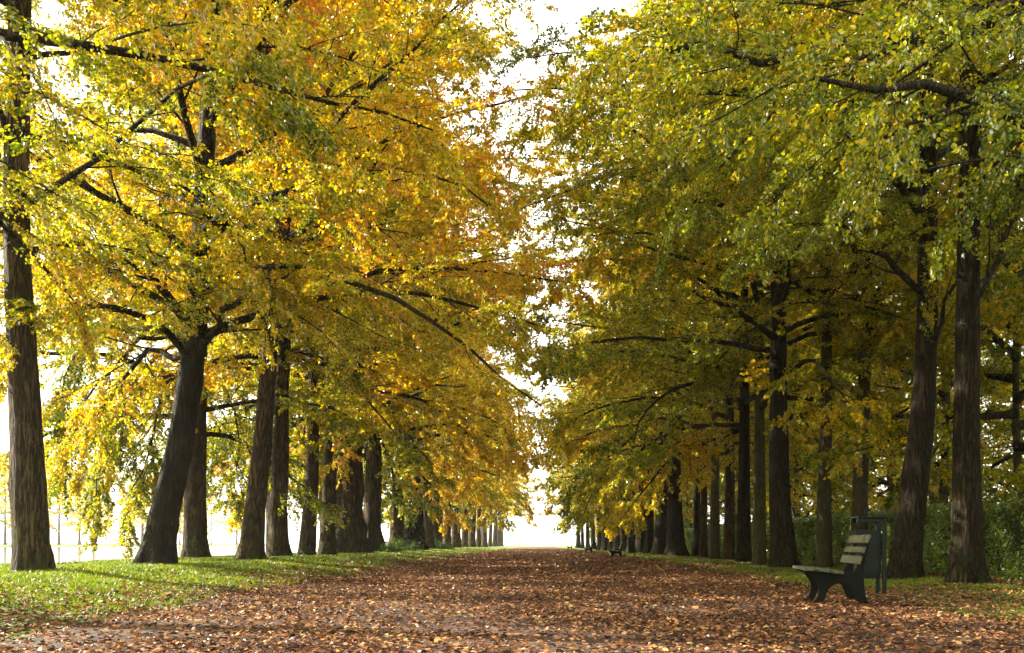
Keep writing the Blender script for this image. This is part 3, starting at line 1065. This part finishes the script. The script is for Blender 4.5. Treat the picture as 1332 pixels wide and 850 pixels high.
shrub('low green shrub at the foot of the lime trunks, leftmost of three', -8.6, F * 8.6 / 188, 0.9, 1.3, 1)
shrub('larger leafy shrub in front of the very wide dark trunk, middle of three', -8.6, F * 8.6 / 172, 1.1, 1.6, 2)
shrub('small shrub by the feet of the far left trunks, rightmost of three', -8.7, F * 8.7 / 128, 0.9, 1.5, 3, leaf=.14)
# undergrowth between hedge and wood
for i in range(16):
    D = 20 + i * 5.5 + rl.uniform(-1, 1)
    shrub('%s tall bush from the near end behind the hedge, under the wood trees' % ORD[i], 15.6 + rl.uniform(0, 3), D, rl.uniform(2.6, 4.2), 0.9, 50 + i,
          stage=rl.uniform(.35, .7), group='tall bushes between the hedge and the wood', leaf=0.15 + D * 0.0015, nst=60, nlv=70)

# ------------------------------------------------------------------ benches and bins
def paint_material(name, col, worn, rough=0.45, wear=0.5, spec=0.4):
    m, nt, out = new_mat(name)
    tc = nt.nodes.new('ShaderNodeTexCoord')
    mp = nt.nodes.new('ShaderNodeMapping')
    mp.inputs['Scale'].default_value = (6, 1.0, 6)
    nt.links.new(tc.outputs['Object'], mp.inputs[0])
    n1 = noise(nt, mp.outputs[0], 7, 5, 0.7)
    n2 = noise(nt, tc.outputs['Object'], 35, 3, 0.6)
    f = math_n(nt, 'MULTIPLY_ADD', n1, 4.0, -2.0 + wear - .3, clamp=True)
    c = mixc(nt, f, col, worn)
    c = mixc(nt, math_n(nt, 'MULTIPLY', n2, 0.35), c, (0.012, 0.014, 0.008))
    s = nt.nodes.new('ShaderNodeBsdfPrincipled')
    nt.links.new(c, s.inputs['Base Color'])
    nt.links.new(math_n(nt, 'MULTIPLY_ADD', f, 0.3, rough), s.inputs['Roughness'])
    s.inputs['Specular IOR Level'].default_value = spec
    bp = nt.nodes.new('ShaderNodeBump')
    bp.inputs['Distance'].default_value = 0.004
    nt.links.new(n1, bp.inputs['Height'])
    nt.links.new(bp.outputs[0], s.inputs['Normal'])
    nt.links.new(s.outputs[0], out.inputs[0])
    return m


M_slat = paint_material('weathered grey green bench slats', (0.055, 0.068, 0.036), (0.20, 0.205, 0.135), wear=0.55)
M_iron = paint_material('dark green painted iron', (0.003, 0.006, 0.0035), (0.010, 0.014, 0.008), rough=0.55, wear=0.2, spec=0.12)
M_bin = paint_material('dark green bin paint', (0.003, 0.007, 0.004), (0.02, 0.034, 0.018), rough=0.5, wear=0.15, spec=0.2)


def bevel(me, w=0.006, seg=2):
    import bmesh
    bm = bmesh.new()
    bm.from_mesh(me)
    e = [e for e in bm.edges if len(e.link_faces) == 2 and e.calc_face_angle(0) > 0.6]
    bmesh.ops.bevel(bm, geom=e, offset=w, segments=seg, profile=0.5, affect='EDGES', clamp_overlap=True)
    bm.to_mesh(me)
    bm.free()
    return me


def box_me(name, sx, sy, sz, M=None, w=0.006):
    import bmesh
    from mathutils import Matrix
    bm = bmesh.new()
    bmesh.ops.create_cube(bm, size=1)
    for v in bm.verts:
        v.co = (v.co.x * sx, v.co.y * sy, v.co.z * sz)
    me = bpy.data.meshes.new(name)
    bm.to_mesh(me)
    bm.free()
    bevel(me, w)
    if M is not None:
        me.transform(M)
    return me


def prism_xz(name, pts, y0, y1, w=0.006):
    import bmesh
    bm = bmesh.new()
    a = [bm.verts.new((x, y0, z)) for x, z in pts]
    f = bm.faces.new(a)
    r = bmesh.ops.extrude_face_region(bm, geom=[f])
    for v in r['geom']:
        if isinstance(v, bmesh.types.BMVert):
            v.co.y = y1
    bmesh.ops.recalc_face_normals(bm, faces=bm.faces[:])
    me = bpy.data.meshes.new(name)
    bm.to_mesh(me)
    bm.free()
    if w:
        bevel(me, w, 1)
    return me


def smooth_poly(pts, sub=3):
    """Catmull-Rom through an open list of points"""
    P = [np.array(p, float) for p in pts]
    P = [2 * P[0] - P[1]] + P + [2 * P[-1] - P[-2]]
    out_ = []
    for i in range(1, len(P) - 2):
        for s_ in range(sub):
            t = s_ / sub
            out_.append(0.5 * ((2 * P[i]) + (-P[i - 1] + P[i + 1]) * t + (2 * P[i - 1] - 5 * P[i] + 4 * P[i + 1] - P[i + 2]) * t * t +
                               (-P[i - 1] + 3 * P[i] - 3 * P[i + 1] + P[i + 2]) * t ** 3))
    out_.append(P[-2])
    return [tuple(p) for p in out_]


from mathutils import Matrix


def make_bench(label):
    o = thing('bench', label, 'bench', group='dark green park benches along the right edge of the path')
    front = smooth_poly([(0.03, 0.475), (0.11, 0.44), (0.185, 0.37), (0.23, 0.28), (0.235, 0.19), (0.20, 0.08), (0.10, 0.0)])
    under = smooth_poly([(0.26, 0.0), (0.33, 0.12), (0.38, 0.24), (0.47, 0.30), (0.58, 0.305), (0.67, 0.26), (0.72, 0.17), (0.755, 0.08), (0.80, 0.0)])
    back = smooth_poly([(0.92, 0.0), (0.875, 0.12), (0.85, 0.28), (0.845, 0.45), (0.88, 0.70), (0.955, 0.965)])
    inner = smooth_poly([(0.895, 0.975), (0.82, 0.74), (0.765, 0.60), (0.73, 0.50), (0.66, 0.435), (0.55, 0.43), (0.35, 0.445), (0.10, 0.482)])
    prof = front + under + back + inner
    for y in (-0.46, 0.46):
        f = obj('side_frame', prism_xz('side_frame', prof, y - 0.025, y + 0.025), M_iron, o)
    # seat slats
    for (x, z, a) in ((0.075, 0.507, 2), (0.275, 0.492, 4), (0.47, 0.468, 5)):
        M = Matrix.Translation((x, 0, z)) @ Matrix.Rotation(R_(a), 4, 'Y')
        obj('seat_slat', box_me('seat_slat', 0.125, 1.55, 0.038, M), M_slat, o)
    for (x, z, hh) in ((0.745, 0.635, 0.115), (0.795, 0.775, 0.085), (0.855, 0.925, 0.12)):
        M = Matrix.Translation((x, 0, z)) @ Matrix.Rotation(R_(20), 4, 'Y')
        obj('back_slat', box_me('back_slat', 0.034, 1.55, hh, M), M_slat, o)
    M = Matrix.Translation((0.60, 0, 0.30))
    obj('stretcher', box_me('stretcher', 0.03, 0.87, 0.03, M), M_iron, o)
    return o


def dup(root, label, loc, rz):
    r = root.copy()
    COL.objects.link(r)
    r.location = loc
    r.rotation_euler = (0, 0, rz)
    r['label'] = label
    for ch in list(root.children):
        c = ch.copy()
        COL.objects.link(c)
        c.parent = r
    return r


bench = make_bench('nearest green slatted bench beside the path, a bin behind it')
bench.location = (3.75, 13.9, -0.005)
bench.rotation_euler = (0, 0, R_(-9))
dup(bench, 'small dark bench farther along the path, second from the near end', (4.1, 57, 0.0), R_(-3))
dup(bench, 'tiny distant bench on the right path edge, third from the near end', (4.1, 88, 0.0), R_(-2))
dup(bench, 'faintest bench at the far end of the path, fourth from the near end', (4.1, 140, 0.0), R_(-2))


def make_bin(label):
    o = thing('litter_bin', label, 'litter bin', group='dark green litter bins along the right side')
    # two flat posts bent over at the top
    prof = [(0.19, -0.05), (0.255, -0.05), (0.255, 1.235), (0.235, 1.262), (-0.20, 1.262), (-0.215, 1.25), (-0.215, 1.19), (-0.19, 1.19), (0.17, 1.195), (0.19, 1.18)]
    for y in (-0.15, 0.15):
        obj('post', prism_xz('post', prof, y - 0.02, y + 0.02), M_bin, o)
    obj('hood', box_me('hood', 0.47, 0.40, 0.022, Matrix.Translation((0.02, 0, 1.276))), M_bin, o)
    # tapered open bin body with rim
    import bmesh
    bm = bmesh.new()
    rings = [(-0.17, 0.16, 0.30, 0.11), (-0.20, 0.186, 0.42, 0.125), (-0.215, 0.186, 1.05, 0.128), (-0.225, 0.188, 1.055, 0.129), (-0.225, 0.188, 1.08, 0.129),
             (-0.20, 0.165, 1.08, 0.115), (-0.18, 0.15, 0.45, 0.10)]
    vs = []
    for (xa, xb, z, hy) in rings:
        vs.append([bm.verts.new(p) for p in ((xa, -hy, z), (xb, -hy, z), (xb, hy, z), (xa, hy, z))])
    for a, b in zip(vs[:-1], vs[1:]):
        for i in range(4):
            bm.faces.new((a[i], a[(i + 1) % 4], b[(i + 1) % 4], b[i]))
    bm.faces.new(vs[0][::-1])
    bm.faces.new(vs[-1])
    bmesh.ops.recalc_face_normals(bm, faces=bm.faces[:])
    me = bpy.data.meshes.new('container')
    bm.to_mesh(me)
    bm.free()
    obj('container', bevel(me, 0.006, 2), M_bin, o)
    # carrying strap on the side
    pts = np.array([[(-0.10, -0.142, 1.0), (-0.085, -0.15, 0.9), (-0.05, -0.15, 0.82)]])
    obj('handle', np_mesh('handle', *tubes(pts, np.full((1, 3), 0.006), 6)), M_slat, o)
    return o


bin_ = make_bin('dark green litter bin with an open hood, right behind the nearest bench')
bin_.location = (5.27, 15.4, 0.0)
dup(bin_, 'dark litter bin beside the second bench along the path', (6.0, 62, -0.01), 0)
dup(bin_, 'tiny far litter bin on the right verge before the farthest benches', (6.2, 106, -0.01), 0)

# ------------------------------------------------------------------ air
def haze(density):
    m, nt, out = new_mat('morning haze')
    v = nt.nodes.new('ShaderNodeVolumePrincipled')
    v.inputs['Color'].default_value = (0.97, 0.96, 0.90, 1)
    v.inputs['Density'].default_value = density
    v.inputs['Anisotropy'].default_value = 0.3
    nt.links.new(v.outputs[0], out.inputs['Volume'])
    x0, x1, y0, y1, z0, z1 = -520, 520, -80, 830, -1.7, 38.0
    P = [(x, y, z) for z in (z0, z1) for y in (y0, y1) for x in (x0, x1)]
    q = np.array([[0, 2, 3, 1], [4, 5, 7, 6], [0, 1, 5, 4], [2, 6, 7, 3], [0, 4, 6, 2], [1, 3, 7, 5]])
    o = obj('haze', np_mesh('haze', P, q, smooth=False), m)
    o['kind'] = 'stuff'


haze(0.0002)
